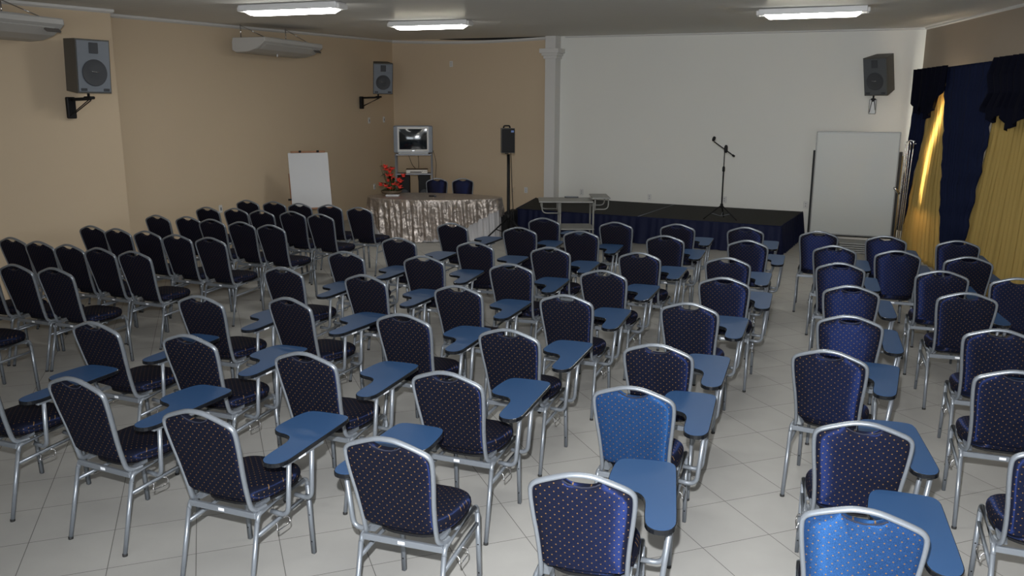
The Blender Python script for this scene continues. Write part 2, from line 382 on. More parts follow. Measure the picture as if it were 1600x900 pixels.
# two top boards with a seam
mid0=(-3.62,14.363); mid1=(-3.42,backY(-3.42)-.08)
SL=(-6.38,backY(-6.38)-.34); SC=[(-5.92,backY(-5.92)-.04),(-5.92,backY(-5.92)-.34)]
mb.prism([SA,mid0,mid1]+SC+[SL],.40,.465,.0); mb.obj('stage_board','stagetop',t)
MB().prism([(mid0[0]+.008,mid0[1]),SB,(SBR[0],backY(SBR[0])-.08),(mid1[0]+.008,mid1[1])],.40,.465,.004).obj('stage_board','stagetop',t)
MB().tube([(mid0[0],mid0[1]+.01,.466),(mid1[0],mid1[1],.466)],.006,.002).obj('seam_strip','spkgrey',t)
def skirt(path,z1,name,parent,amp=.02,wave=.16,flare=.05,seed=1):
    rnd=random.Random(seed); P=[Vector((*p,0)) for p in path]; rows=[[] for _ in range(9)]; L=0
    for a,b in zip(P,P[1:]):
        n=max(2,int((b-a).length/.014)); d=(b-a).normalized(); nn=Vector((d.y,-d.x,0))
        for k in range(n+1):
            p=a.lerp(b,k/n); s=L+(b-a).length*k/n; ph=2*PI*s/wave+1.5*math.sin(s*5)+.8*math.sin(s*13)
            for i in range(9):
                v=i/8; q=p+nn*(.012+flare*(1-v)+amp*(.35+.65*(1-v))*math.sin(ph+.3*(1-v))); rows[i].append((q.x,q.y,.008+(z1-.008)*v))
        L+=(b-a).length
    mb=MB(); mb.grid(rows); return mb.obj(name,'skirt',parent)
skirt([SL,SA,SB,(SBR[0],16.36)],.462,'stage_skirt',t)
mb=MB()
for p,q in ((SL,SA),(SA,SB),(SB,(SBR[0],16.36))): mb.tube([(p[0],p[1],.462),(q[0],q[1],.462)],.014,.010)
mb.obj('gathered_band','skirt',t)
# ---------------------------------------------------------------- lights
def lamp(c,L,rz,label):
    z=ceil_z(*c)
    t=thing('ceiling_light',label,'ceiling light',(c[0],c[1],z),rz,'fluorescent ceiling lights')
    MB().box((0,0,-.045),(L,.26,.075),b=.008).obj('housing','white',t)
    for s in(-1,1): MB().box((s*(L/2+.006),0,-.055),(.05,.22,.06),b=.01).obj('end_cap','trim',t)
    mb=MB(); a,b_=L/2-.07,L/2-.13
    vs=[(-a,-.11,-.083),(a,-.11,-.083),(a,.11,-.083),(-a,.11,-.083),(-b_,-.075,-.125),(b_,-.075,-.125),(b_,.075,-.125),(-b_,.075,-.125)]
    mb.add(vs,[(0,1,2,3),(7,6,5,4),(1,0,4,5),(2,1,5,6),(3,2,6,7),(0,3,7,4)]); mb.obj('diffuser','tube',t)
lamp((-6.56,8.75),1.36,math.radians(4),'lit fluorescent light on ceiling, leftmost, cut by the top edge')
lamp((-6.38,11.95),1.30,math.radians(5),'lit fluorescent light on ceiling left of the white column')
lamp((-.78,11.9),1.32,math.radians(2),'lit fluorescent light on ceiling above the microphone stand, near right wall')
for c in ((-.9,8.6),(-1.0,5.0)): lamp(c,1.32,0,'added fluorescent ceiling light above the seating, outside the picture, to brighten the room')  # two unseen fixtures added for extra light
# ---------------------------------------------------------------- air conditioners
def aircon(loc,rz,label):
    """near end at origin, long side along +Y, front edge towards +X"""
    t=thing('air_conditioner',label,'air conditioner',loc,rz)
    L=1.75
    prof=[(-.62,.0),(-.60,.07),(0,.07),(.012,.055),(.012,.005),(-.04,-.035),(-.16,-.11),(-.33,-.155),(-.55,-.165),(-.62,-.13)]
    mb=MB(); rows=[[(x,y,z) for x,z in prof] for y in (0,.02,L-.02,L)]
    rows[0]=[(x*.97-.01,y,z*.93) for x,y,z in rows[0]]; rows[-1]=[(x*.97-.01,y,z*.93) for x,y,z in rows[-1]]
    mb.grid(rows,closed=True,smooth=False); mb.add(rows[0],[tuple(range(9,-1,-1))]); mb.add(rows[-1],[tuple(range(10))]); mb.obj('casing','acwhite',t)
    MB().add([(-.03,.1,-.0285),(-.14,.1,-.1035),(-.14,L-.1,-.1035),(-.03,L-.1,-.0285),(-.028,.1,-.034),(-.142,.1,-.109),(-.142,L-.1,-.109),(-.028,L-.1,-.034)],[(0,1,2,3),(7,6,5,4),(0,4,5,1),(1,5,6,2),(2,6,7,3),(3,7,4,0)]).obj('air_outlet','acwhite',t)
    mb=MB(); mb.box((-.05,L-.13,-.048),(.1,.18,.02),tilt=('Y',.6)); mb.obj('outlet_flap','acdark',t)
    mb=MB(); mb.tube([(-.05,.05,.045),(-.05,L-.05,.045)],.004); mb.box((-.33,L/2,.078),(.5,L*.6,.02),b=.005); mb.obj('top_cover','acwhite',t)
    for y in(.12,L-.35):
        zt=ceil_z(loc[0]-.4,loc[1]+y)-loc[2]; MB().tube([(-.52,y,.06),(-.52,y,zt)],.008).obj('hanging_rod','chrome',t)
        MB().tube([(-.52,y,zt-.02),(-.2,y+.25,.08)],.005).obj('stay_wire','chrome',t)
    MB().tube([(-.3,L*.45,-.15),(-.3,L*.45,-.2)],.012).obj('drain_nozzle','white',t)
aircon((-9.0,11.25,3.37),math.radians(3.9),'off-white ceiling-hung air conditioner on left wall, farther, whole in view')
aircon((-8.44,5.35,3.235),0,'off-white ceiling-hung air conditioner at top left, cut by picture edge')
# ---------------------------------------------------------------- wall speakers
def wall_speaker(loc,rz,tilt,size,label,bracket,front='spkgrey',roll=0):
    """front face centre at origin, facing -Y"""
    w_,h_,d_=size
    t=thing('wall_speaker',label,'loudspeaker',loc,rz)
    Mx=Matrix.Rotation(roll,4,'Y')@Matrix.Rotation(tilt,4,'X')
    b=MB(); vs=[(-w_/2,0,-h_/2),(w_/2,0,-h_/2),(w_/2,0,h_/2),(-w_/2,0,h_/2),(-w_*.36,d_,-h_/2*.97),(w_*.36,d_,-h_/2*.97),(w_*.36,d_,h_/2*.97),(-w_*.36,d_,h_/2*.97)]
    b.add(vs,[(0,1,2,3),(7,6,5,4),(1,0,4,5),(2,1,5,6),(3,2,6,7),(0,3,7,4)]); b.xf(Mx).obj('cabinet','spkside',t)
    g=MB().box((0,-.006,0),(w_*.94,.018,h_*.95),b=.006); g.box((0,-.018,h_*.20),(w_*.88,.01,.006)); g.xf(Mx).obj('front_baffle',front,t)
    R=Matrix.Rotation(PI/2,3,'X')
    g=MB().lathe((0,-.012,-h_*.115),[(w_*.36,0),(w_*.365,.012),(w_*.345,.016),(w_*.33,.012),(w_*.15,.022),(w_*.02,.026)],28,R=R); g.xf(Mx).obj('woofer_grille','spkmesh',t)
    g=MB().box((0,-.018,h_*.34),(w_*.27,.014,h_*.2),b=.008); g.xf(Mx).obj('tweeter_horn','spkmesh',t)
    for s in(-1,1): MB().box((s*w_*.33,-.018,-h_*.43),(w_*.17,.012,h_*.05),b=.003).xf(Mx).obj('bass_port','spkmesh',t)
    g=MB().tube([(-.05,-.043,-h_*.09),(0,-.046,-h_*.10),(.04,-.043,-h_*.105)],.004); g.xf(Mx).obj('maker_mark','chrome',t)
    bracket(t,h_)
def br_side(dx,axis=0):
    """bracket from the wall dx metres away (world X, or world Y when axis=1) to under the cabinet"""
    def f(t,h_):
        zb=-h_/2; R=Matrix.Rotation(-t.rotation_euler.z+(PI/2*0 if axis==0 else -PI/2),4,'Z')
        s_=1 if axis==0 else 1
        m=MB(); m.box((dx+.025,0,zb-.17),(.05,.12,.26),b=.01); m.xf(R).obj('wall_bracket','black' if axis==0 else 'boardframe',t)
        m=MB(); m.tube([(dx+.03,0,zb-.07),(-.10,0,zb-.06)],.020); m.box((-.12,0,zb-.05),(.12,.08,.035),b=.01); m.tube([(-.13,0,zb-.05),(-.13,0,zb+.05)],.016); m.xf(R).obj('bracket_arm','black',t)
        m=MB(); m.tube([(-.12,-.02,zb-.08),(dx+.04,-.045,zb-.27)],.006); m.tube([(-.12,.02,zb-.08),(dx+.04,.045,zb-.23)],.006); m.xf(R).obj('brace_rod','black',t)
    return f
wall_speaker((-8.62,7.60,2.81),math.radians(80),math.radians(4),(.43,.63,.34),'grey loudspeaker on black bracket on left wall, nearer the camera, beside air conditioner',br_side(-.47))
wall_speaker((-9.50,15.66,2.93),math.radians(42),math.radians(12),(.42,.64,.30),'grey loudspeaker on black bracket near the corner above the television',br_side(-.57))
wall_speaker((.055,15.83,2.87),math.radians(-27),math.radians(15),(.41,.64,.36),'dark grey loudspeaker tilted down high on the white wall above whiteboard',br_side(-.55,1),front='spkdark')
# ---------------------------------------------------------------- right wall: window, curtains
# curtain line: u metres along it from its far end, z up, off = towards the room
CP=Vector((.73,15.15,0)); CDv=Vector((.2454,-.9694,0)); CN=Vector((-.9694,-.2454,0))
def cpt(u,z,off=0): q=CP+CDv*u+CN*off; return (q.x,q.y,z)
def drape(name,m,label,cat,L,R,z0,z1,folds,amp,off=0,ruffle=0,bottom=None,top=None,n=None,grp=None,seed=0,nz=36):
    """L,R: (z,u) tables of the left and right edges"""
    rnd=random.Random(seed); n=n or int(folds*9); mb=MB(); rows=[]
    L=sorted(L);R=sorted(R); ph=[rnd.uniform(-.5,.5) for _ in range(int(folds)+2)]
    for i in range(nz+1):
        v=i/nz; row=[]
        for j in range(n+1):
            s=j/n; zb=z0 if bottom is None else bottom(s); zt=z1 if top is None else top(s); z=zb+(zt-zb)*v
            ul=interp(L,z)+ruffle*math.sin(z*19)*.6+ruffle*.5*math.sin(z*47); ur=interp(R,z)+ruffle*math.sin(z*16+2)+ruffle*.4*math.sin(z*41)
            k=s*folds; a=amp*(math.sin(2*PI*k+ph[int(k)%len(ph)]+.5*math.sin(2.1*z))+.35*math.sin(2*PI*k*2.3+z))
            row.append(cpt(ul+(ur-ul)*s,z,off+a*(1-.35*v)))
        rows.append(row)
    mb.grid(rows); o=mb.obj(name,m); tag(o,label,cat,grp)
    md=o.modifiers.new('cloth','SOLIDIFY'); md.thickness=.003
    return o
drape('yellow_curtain','yellow','sheer yellow curtain with a bright daylight streak beside the whiteboard','curtain',
  [(2.5,.42),(2.28,.40),(1.75,.33),(1.34,.16),(.46,-.12),(.0,-.16)],[(2.5,1.5),(2.16,1.56),(1.17,1.68),(.5,1.92),(0,2.05)],.012,2.86,11,.020,off=.0,seed=1)
drape('yellow_curtain','yellow','sheer yellow curtain at the right edge behind the rightmost chairs','curtain',
  [(2.6,3.0),(2.27,2.98),(1.87,2.9),(1.29,2.74),(.61,2.58),(0,2.4)],[(2.8,5.4),(0,5.6)],.012,2.86,22,.020,off=.0,seed=2)
drape('navy_curtain','navyc','narrow navy curtain at the far end, between white wall and yellow curtain','curtain',
  [(2.94,.0),(1.9,-.16),(.45,-.25),(.3,-.26)],[(2.94,.75),(2.2,.50),(1.75,.40),(1.2,.16),(.55,-.02),(.3,-.2)],.35,2.93,5,.025,off=.045,ruffle=.02,seed=3)
drape('navy_curtain','navyc','wide navy pleated curtain hanging between the two yellow curtains','curtain',
  [(2.94,1.30),(2.5,1.32),(2.16,1.42),(1.98,1.45),(1.17,1.60),(.5,1.82),(0,1.95)],[(2.94,3.25),(2.5,3.1),(2.27,3.06),(1.87,2.98),(1.29,2.82),(.61,2.66),(0,2.5)],.012,2.93,13,.024,off=.06,ruffle=.035,seed=4)
drape('navy_curtain','navyc','navy curtain past the right edge of the picture','curtain',[(2.94,5.2),(0,5.3)],[(2.94,6.4),(0,6.5)],.012,2.93,9,.024,off=.06,ruffle=.03,seed=5)
def swagb(pts): 
    return lambda s: interp(pts,s)
drape('swag_valance','blackc','dark jabot swag with pointed hem over the far yellow curtain','valance',
  [(2.95,.02),(2.2,.12)],[(2.95,1.52),(2.6,1.44),(2.35,1.24)],0,2.95,7,.035,off=.13,bottom=swagb([(0,2.52),(.10,2.32),(.25,2.25),(.36,2.37),(.44,2.36),(.58,2.19),(.68,2.20),(.88,2.37),(1,2.70)]),seed=6,grp=None)
drape('swag_valance','blackc','dark jabot swag with long points over the right yellow curtain','valance',
  [(2.96,3.12),(2.75,2.98),(2.54,3.1),(2.36,2.88),(2.1,2.9)],[(2.96,4.75),(2.1,4.7)],0,2.96,9,.035,off=.13,bottom=swagb([(0,2.36),(.08,2.28),(.2,2.17),(.32,2.29),(.36,2.3),(.44,2.08),(.6,2.18),(.8,2.45),(1,2.75)]),seed=7)
cr=thing('curtain_rail','dark curtain rail along the top of the right wall curtains','curtain rail')
mb=MB(); mb.tube([cpt(-.03,2.925,.03),cpt(6.5,2.925,.03)],.014); mb.obj('rail','black',cr)
for u in (.02,2.6,5.2):
    q=Vector(cpt(u,2.925,.03)); e=q-CN*.40; MB().tube([q,e],.009).obj('rail_support','black',cr)
# window behind the curtains; unseen shutters added, their gap shaping the daylight streak
wn=bpy.data.objects.new('window_1',None); C.objects.link(wn); wn['kind']='structure'
mb=MB(); mb.tube([cpt(.15,.75,-.10),cpt(2.0,.75,-.10),cpt(2.0,2.4,-.10),cpt(.15,2.4,-.10)],.03,closed=True,n=4); mb.obj('window_frame','trim',wn)
gap=[(2.36,1.10),(2.2,1.03),(2.0,.90),(1.75,.72),(1.45,.63),(1.15,.58),(.86,.60)]
wid=[(2.36,.07),(2.0,.085),(1.6,.08),(1.3,.06),(1.0,.03),(.86,.01)]; wid=sorted(wid); gs=sorted(gap)
def panel(f0,f1,off,m,name,z0=.80,z1=2.36):
    mb=MB(); rows=[]
    for i in range(25):
        z=z0+(z1-z0)*i/24; rows.append([cpt(f0(z),z,off),cpt(f1(z),z,off),cpt(f1(z),z,off-.02),cpt(f0(z),z,off-.02)])
    mb.grid(rows,closed=True,smooth=False); mb.add(rows[0],[(0,1,2,3)]); mb.add(rows[-1],[(3,2,1,0)]); return mb.obj(name,m,wn)
panel(lambda z:.17,lambda z:interp(gs,z)-interp(wid,z)/2 if z>.86 else .6,-.07,'added_shutter','added_shutter')
panel(lambda z:interp(gs,z)+interp(wid,z)/2 if z>.86 else .6,lambda z:1.98,-.07,'added_shutter','added_shutter')
panel(lambda z:interp(gs,z)-.12,lambda z:interp(gs,z)+.12,-.095,'daylight','pane',.86,2.34)
# ---------------------------------------------------------------- whiteboard
t=thing('whiteboard','large blank portrait whiteboard on black uprights beside the yellow curtain','whiteboard',(0,15.45,0))
MB().box((-.13,0,1.08),(1.29,.025,1.74),b=.006).obj('board','board',t)
mb=MB()
for z in(.205,1.955): mb.box((-.13,0,z),(1.31,.035,.02),b=.004)
for x in(-.78,.52): mb.box((x,0,1.08),(.018,.035,1.76),b=.004)
mb.obj('board_frame','boardframe',t)
for x in(-.80,.555): MB().box((x,.035,.93),(.05,.045,1.42),b=.005).obj('upright','rubber',t)
mb=MB(); mb.box((-.13,.035,.19),(1.36,.04,.03)); mb.obj('lower_rail','black',t)
for x in(-.80,.555): MB().box((x,.035,.11),(.05,.40,.22),b=.01).obj('foot','black',t) if False else MB().tube([(x,-.25,.02),(x,.03,.22),(x,.30,.02)],.02).obj('foot','black',t)
# stack of boards under it
for k in range(5):
    t=thing('grey_panel',['grey flat panel under the whiteboard, lowest of the stack','grey flat panel under the whiteboard, second from floor in the stack','grey flat panel under the whiteboard, middle one of the stack','grey flat panel under the whiteboard, second from top of the stack','grey flat panel under the whiteboard, topmost of the stack'][k],'panel',(.03,14.93-.006*k,.002+.036*k),math.radians(-1.5),'grey panels stacked under the whiteboard')
    MB().box((0,0,.016),(.98-.02*k,.36,.030),b=.006).obj('board','boardframe',t); MB().box((0,-.183,.016),(.98-.02*k,.006,.012)).obj('edge_groove','cart',t)
# chrome rack folded beside the whiteboard
t=thing('folded_chrome_rack','folded chrome tube rack with hooked tops between the whiteboard and curtain','rack',(.615,14.92,0))
for k,(x,y,h_,dx) in enumerate([(-.03,.02,1.83,.02),(.0,-.05,1.85,.03),(.03,.05,1.84,.05),(.055,-.01,1.80,.10)]):
    MB().tube(fillet([(x-.02,y,.03),(x+.01,y,h_*.6),(x+dx*.4,y,h_),(x+dx*.4+.07,y-.02,h_),(x+dx*.4+.075,y-.02,h_-.13)],[.5,.03,.04]),.010).obj('chrome_tube','chrome',t)
MB().tube([(-.05,-.02,1.0),(-.13,-.10,1.10)],.022).obj('clamp','chrome',t)
MB().tube([(-.06,.0,.05),(-.05,.0,1.6)],.010).obj('brass_tube','brass',t)
MB().box((0,0,.02),(.16,.24,.04),b=.01).obj('foot','rubber',t)
# ---------------------------------------------------------------- microphone stand on the stage
t=thing('microphone_stand','black microphone stand with tilted boom standing on the stage','microphone stand',(-2.2,14.62,.465))
MB().tube([(0,0,.22),(.0,0,.86)],.013).obj('lower_pole','black',t); MB().tube([(0,0,.84),(0,0,1.20)],.008).obj('upper_pole','black',t)
MB().lathe((0,0,.82),[(.016,0),(.023,.01),(.023,.07),(.014,.09)],12).obj('height_clutch','black',t)
for a in (200,-20,90): 
    ca,sa=math.cos(math.radians(a)),math.sin(math.radians(a)); MB().tube([(0,0,.25),(.30*ca,.30*sa,.008)],.010).obj('leg','black',t); MB().tube([(0,0,.06),(.17*ca,.17*sa,.11)],.005).obj('leg_brace','spkgrey',t)
MB().lathe((0,0,.20),[(.02,0),(.026,.01),(.026,.06),(.016,.08)],12).obj('leg_hub','black',t)
MB().lathe((.02,0,1.14),[(.02,0),(.03,.02),(.03,.10),(.018,.13)],12).obj('boom_clamp','black',t)
MB().tube([(-.185,-.02,1.325),(.16,.02,1.085)],.010).obj('boom_arm','black',t)
MB().tube([(.13,.017,1.105),(.17,.022,1.078)],.018).obj('counterweight','black',t)
MB().lathe((-.20,-.02,1.33),[(.014,0),(.026,.02),(.028,.05),(.02,.08),(.0,.085)],12,R=Matrix.Rotation(.3,3,'Y')).obj('microphone_clip','black',t)
# ---------------------------------------------------------------- tripod speaker
t=thing('speaker_stand','black tripod stand holding the small black speaker by the draped table','speaker stand',(-5.86,13.85,0))
MB().tube([(0,0,.35),(0,0,1.53)],.027).obj('pole','black',t); MB().tube([(0,0,.10),(0,0,.95)],.028).obj('outer_tube','black',t)
for a in (232,345,60):
    ca,sa=math.cos(math.radians(a)),math.sin(math.radians(a)); MB().tube([(0,0,.40),(.50*ca,.50*sa,.014)],.014).obj('leg','black',t)
    MB().tube([(0,0,.10),(.25*ca,.25*sa,.20)],.008).obj('leg_brace','black',t)
MB().lathe((0,0,.37),[(.03,0),(.042,.01),(.042,.08),(.03,.09)],12).obj('collar','black',t)
t=thing('stand_speaker','small black loudspeaker on top of the tripod stand at beige wall','loudspeaker',(-5.885,13.83,1.56),math.radians(33))
MB().add([(-.12,-.14,0),(.12,-.14,0),(.085,.15,0),(-.085,.15,0),(-.12,-.14,.43),(.12,-.14,.43),(.085,.15,.43),(-.085,.15,.43)],[(3,2,1,0),(4,5,6,7),(0,1,5,4),(1,2,6,5),(2,3,7,6),(3,0,4,7)]).obj('cabinet','spkside',t)
MB().box((-.0,-.147,.215),(.225,.02,.41),b=.008).obj('front_grille','black',t)
MB().box((.075,-.159,.375),(.05,.004,.035)).obj('maker_badge','blueprint',t)
MB().tube(fillet([(-.06,0,.42),(-.05,0,.47),(.05,0,.47),(.06,0,.42)],.02),.014).obj('handle','black',t)
MB().lathe((0,0,-.02),[(.034,0),(.034,.02),(.03,.022)],12).obj('pole_socket','black',t)
t=thing('speaker_cable','black cable hanging down the tripod speaker pole','cable',(-5.82,13.83,0))
MB().tube(fillet([(0,.03,1.58),(.015,.03,1.2),(.035,.02,.8),(.05,.03,.5),(.08,.05,.01),(.2,.1,.008)],.1),.006).obj('cable_run','rubber',t)
# black amplifier box at the end of the stage
t=thing('amplifier_cabinet','black slanted amplifier box on floor against the left end of stage','amplifier',(-6.0,14.13,0),math.radians(-84))
prof=[(-.17,0),(.15,0),(.15,.50),(.04,.50),(-.17,.36)]
mb=MB(); 
rows=[[(x,y,z) for y,z in prof] for x in(-.17,.17)]; mb.grid(rows,closed=True,smooth=False); mb.add(rows[0],[(0,1,2,3,4)]); mb.add(rows[1],[(4,3,2,1,0)]); mb.obj('cabinet','black',t)
MB().box((0,-.173,.18),(.28,.012,.30),b=.01).obj('front_grille','spkmesh',t)
MB().lathe((-.12,-.12,.385),[(.014,0),(.014,.015)],12).obj('control_knob','chrome',t)
# ---------------------------------------------------------------- grey cart
t=thing('presentation_cart','grey steel presentation cart with two raised side leaves before the stage','cart',(-4.33,13.16,0),math.radians(22.5))
W_,D_=.54,.66
MB().box((0,D_/2,.815),(W_,D_,.025),b=.006).obj('table_top','cart',t)
MB().box((.008,D_/2,.36),(W_+.03,D_,.022),b=.005).obj('shelf','cart',t)
for sx in(-1,1):
    for y in(.03,D_-.03):
        MB().tube([(sx*(W_/2+.005),y,.06),(sx*(W_/2+.005),y,.80)],.019,n=4,ref=(1,0,0)).obj('leg','cart',t)
        MB().lathe((sx*(W_/2+.005)-.012,y,.032),[(.03,0),(.032,.006),(.032,.018),(.03,.024)],12,axis='X').obj('caster_wheel','rubber',t)
    lx=.36 if sx<0 else .30; zz=.80 if sx<0 else .865
    cx_=sx*(W_/2+lx/2+(.0 if sx<0 else -.02))
    lf=MB().box((cx_,D_/2,zz+.016),(lx,D_,.022),b=.005).obj('side_leaf','cart',t)
    for y in(.02,D_-.02):
        ox=sx*(W_/2+lx-.05); MB().tube(fillet([(ox,y,zz),(ox,y,zz-.17),(sx*(W_/2),y,zz-.17)],.09),.011).obj('leaf_support','cart',t)
        MB().tube([(sx*(W_/2+.03),y,zz-.19),(sx*(W_/2+.03),y,zz)],.015,n=4,ref=(1,0,0)).obj('support_post','cart',t)
t=thing('papers','thin dark folder lying at the back of the grey cart top','folder',(-4.62,13.72,.829),math.radians(20))
MB().box((0,0,.005),(.24,.17,.010),b=.002).obj('cover','spkmesh',t); MB().box((0,0,.0125),(.2,.13,.004)).obj('sheet','spkgrey',t)
# ---------------------------------------------------------------- flip chart
t=thing('flip_chart','white paper flip chart on a wooden easel by the left wall','flip chart',(-8.83,12.12,0),math.radians(46))
Mx=Matrix.Rotation(math.radians(-13),4,'X')
rows=[]
for i in range(17):
    z=.62+.97*i/16; rows.append([(x*(1-.0*z),-.02-.006*math.sin(z*9+x*3)-.012*max(0,1-(z-.62)*5)*math.sin(x*6+1),z) for x in [-.345+.69*j/12 for j in range(13)]])
mb=MB(); mb.grid(rows); mb.grid([[(x,y+.012,z) for x,y,z in r][::-1] for r in rows]); mb.xf(Mx).obj('paper_pad','paper',t)
MB().box((0,.005,1.10),(.64,.014,.98),b=.004).xf(Mx).obj('back_board','wood',t)
MB().box((0,-.022,1.605),(.60,.03,.035),b=.005).xf(Mx).obj('clamp_bar','wood',t)
for x in(-.14,.17): MB().box((x,-.042,1.61),(.045,.02,.035),b=.006).xf(Mx).obj('clamp_clip','black',t)
for x in(-.33,.33): MB().box((x*1.02,.03,.62),(.045,.03,1.24),b=.004).xf(Mx).obj('leg','wood',t)
MB().tube([(0,.33,1.3),(0,.80,.01)],.018,n=4).obj('rear_leg','wood',t)
MB().tube([(-.40,.02,.78),(-.33,.02,.78)],.016).xf(Mx).obj('wing_nut','black',t); MB().box((0,-.03,.60),(.7,.06,.03),b=.004).xf(Mx).obj('tray','wood',t)
# ---------------------------------------------------------------- television tower
TV=(-8.62,15.33); TR_=math.radians(27)
t=thing('television_rack','grey metal rack carrying the television in the corner','rack',(TV[0],TV[1],0),TR_)
for x in(-.37,.37):
    for y in(-.02,.42): MB().tube([(x,y,0),(x,y,1.40)],.022,n=4,ref=(1,0,0)).obj('post','tvsilver',t)
for z in(.30,.985,1.385): MB().box((0,.20,z),(.74,.46,.025),b=.004).obj('shelf','tvsilver',t)
t=thing('television','silver tube television with a dark screen on top of the metal rack','television',(TV[0],TV[1],1.40),TR_)
mb=MB(); mb.add([(-.39,0,.02),(.39,0,.02),(.39,0,.57),(-.39,0,.57),(-.25,.42,.08),(.25,.42,.08),(.22,.40,.46),(-.22,.40,.46)],[(0,1,2,3),(7,6,5,4),(1,0,4,5),(2,1,5,6),(3,2,6,7),(0,3,7,4)]); mb.obj('rear_housing','spkside',t)
MB().box((0,-.03,.30),(.80,.07,.56),b=.02).obj('front_housing','tvsilver',t)
mb=MB()
for c,d in (((0,-.07,.53),(.63,.025,.04)),((0,-.07,.075),(.63,.025,.045)),((-.30,-.07,.30),(.035,.025,.46)),((.30,-.07,.30),(.035,.025,.46))): mb.box(c,d,b=.006)
mb.obj('screen_surround','trim',t)
for x in(-.36,.36): MB().box((x,-.069,.30),(.065,.012,.52),b=.004).obj('speaker_strip','spkgrey',t)
rows=[[(x,-.066-.02*(1-(x/.29)**2)*(1-((z-.305)/.215)**2),z) for x in [-.29+.58*j/12 for j in range(13)]] for z in [.09+.43*i/10 for i in range(11)]]
MB().grid(rows).obj('screen','screen',t); MB().box((0,-.085,.072),(.05,.01,.014)).obj('maker_badge','chrome',t)
MB().box((0,-.05,.02),(.62,.05,.04),b=.006).obj('control_panel','boardframe',t)
t=thing('disc_player','cream disc player on the middle shelf under the television','disc player',(TV[0]+.06,TV[1]+.02,.9975),TR_)
MB().box((0,.08,.045),(.44,.26,.075),b=.006).obj('case','dvd',t); MB().box((0,.08,.088),(.45,.27,.012),b=.003).obj('lid','bowl',t); MB().box((-.02,-.052,.035),(.24,.006,.02)).obj('disc_tray','black',t)
for x in(.12,.16,.19): MB().lathe((x,-.05,.05),[(.008,0),(.008,.008)],8,R=Matrix.Rotation(PI/2,3,'X')).obj('button','black',t)
for x,lb in((-.21,'black bookshelf speaker with silver cone on the rack, left one behind the flowers'),(.21,'black bookshelf speaker on the rack, right one behind a chair back')):
    ca,sa=math.cos(TR_),math.sin(TR_); t=thing('bookshelf_speaker',lb,'loudspeaker',(TV[0]+x*ca,TV[1]+x*sa,.314),TR_)
    MB().box((0,.12,.325),(.24,.24,.65),b=.01).obj('cabinet','black',t); MB().lathe((.0,0.0,.26),[(.10,-.002),(.105,.006),(.08,.01),(.05,-.0),(.035,.012),(.0,.016)],18,R=Matrix.Rotation(PI/2,3,'X')).obj('woofer','spkmesh',t)
    MB().lathe((.0,-.006,.26),[(.035,0),(.03,.012),(.01,.018)],14,R=Matrix.Rotation(PI/2,3,'X')).obj('dust_cap','boardframe',t)
for dx,pts in ((0,[(-.13,.4,1.38),(-.05,.38,1.15),(.02,.25,1.09)]),(1,[(.08,.4,1.38),(.09,.4,1.2),(.09,.3,1.09)]),(2,[(.40,.43,1.45),(.46,.44,1.2),(.44,.46,.9),(.40,.46,.5)]),(3,[(.06,.44,.97),(.09,.45,.7),(.08,.46,.33)])):
    t=thing('rack_cable',['thin dark cable slanting behind the disc player','thin dark cable hanging straight behind the disc player','thin dark cable looping outside the right post of television rack','thin dark cable hanging between the bookshelf speakers'][dx],'cable',(TV[0],TV[1],0),TR_)
    MB().tube(fillet(pts,.08),.005).obj('cable_run','rubber',t)
# ---------------------------------------------------------------- head table
out=[(-8.40,13.25),(-8.22,12.98),(-7.85,12.86),(-7.10,12.90),(-6.72,13.10),(-6.28,13.45),(-5.99,13.72),(-6.06,13.98),(-6.35,14.10),(-6.9,14.18),(-7.5,14.12),(-8.0,13.98),(-8.32,13.65)]
sm=chaikin(out,2)
if sum(a[0]*b[1]-b[0]*a[1] for a,b in zip(sm,sm[1:]+sm[:1]))<0: sm=sm[::-1]
def resample(poly,n):
    P=[Vector(p) for p in poly]; P.append(P[0]); L=[0]
    for a,b in zip(P,P[1:]): L.append(L[-1]+(b-a).length)
    res=[];k=0
    for i in range(n):
        s=L[-1]*i/n
        while L[k+1]<s: k+=1
        res.append(P[k].lerp(P[k+1],(s-L[k])/(L[k+1]-L[k])))
    return res,L[-1]
t=thing('head_table','large head table wholly hidden by the draped cloths','table',(0,0,0))
inner=[(x*.94+-7.2*.06,y*.94+13.5*.06) for x,y in sm]
MB().prism(inner,.715,.742,.003).obj('table_top','cart',t)
for x,y in((-8.0,13.25),(-6.5,13.6),(-7.9,13.75),(-6.7,13.9)): MB().tube([(x,y,0),(x,y,.72)],.02).obj('leg','cart',t)
def cloth(name,m,label,off,top,hem,amp,wave,flare,seed,N_=760,NZ=22,crumple=0,lid=True):
    rnd=random.Random(seed); P,L=resample(sm,N_); mb=MB(); rows=[]
    nr=[]
    for i in range(N_): tq=(P[(i+3)%N_]-P[i-3]).normalized(); nr.append(Vector((tq.y,-tq.x)))
    c=Vector((-7.2,13.5))
    if lid:
        for k in (.0,.5,.9,.985): rows.append([((c.x+(p.x-c.x)*k),(c.y+(p.y-c.y)*k),top) for p in P])
    for i in range(NZ+1):
        v=i/NZ; row=[]
        for j,p in enumerate(P):
            s=L*j/N_; z0=hem(p,s); z=top-.004-(top-z0)*v; d=(top-z)
            f=min(1,d/.25); ph=2*PI*s/wave+1.6*math.sin(s*2.3+seed)
            a=off+.004+flare*d+amp*f*(math.sin(ph)+.5*math.sin(ph*2.17+z*5))+crumple*f*math.sin(s*41+z*23+2*math.sin(z*17))*math.sin(z*29-s*13)
            q=p+nr[j]*a; row.append((q.x,q.y,z))
        rows.append(row)
    mb.grid(rows,closed=True); o=mb.obj(name,m); return tag(o,label,'tablecloth')
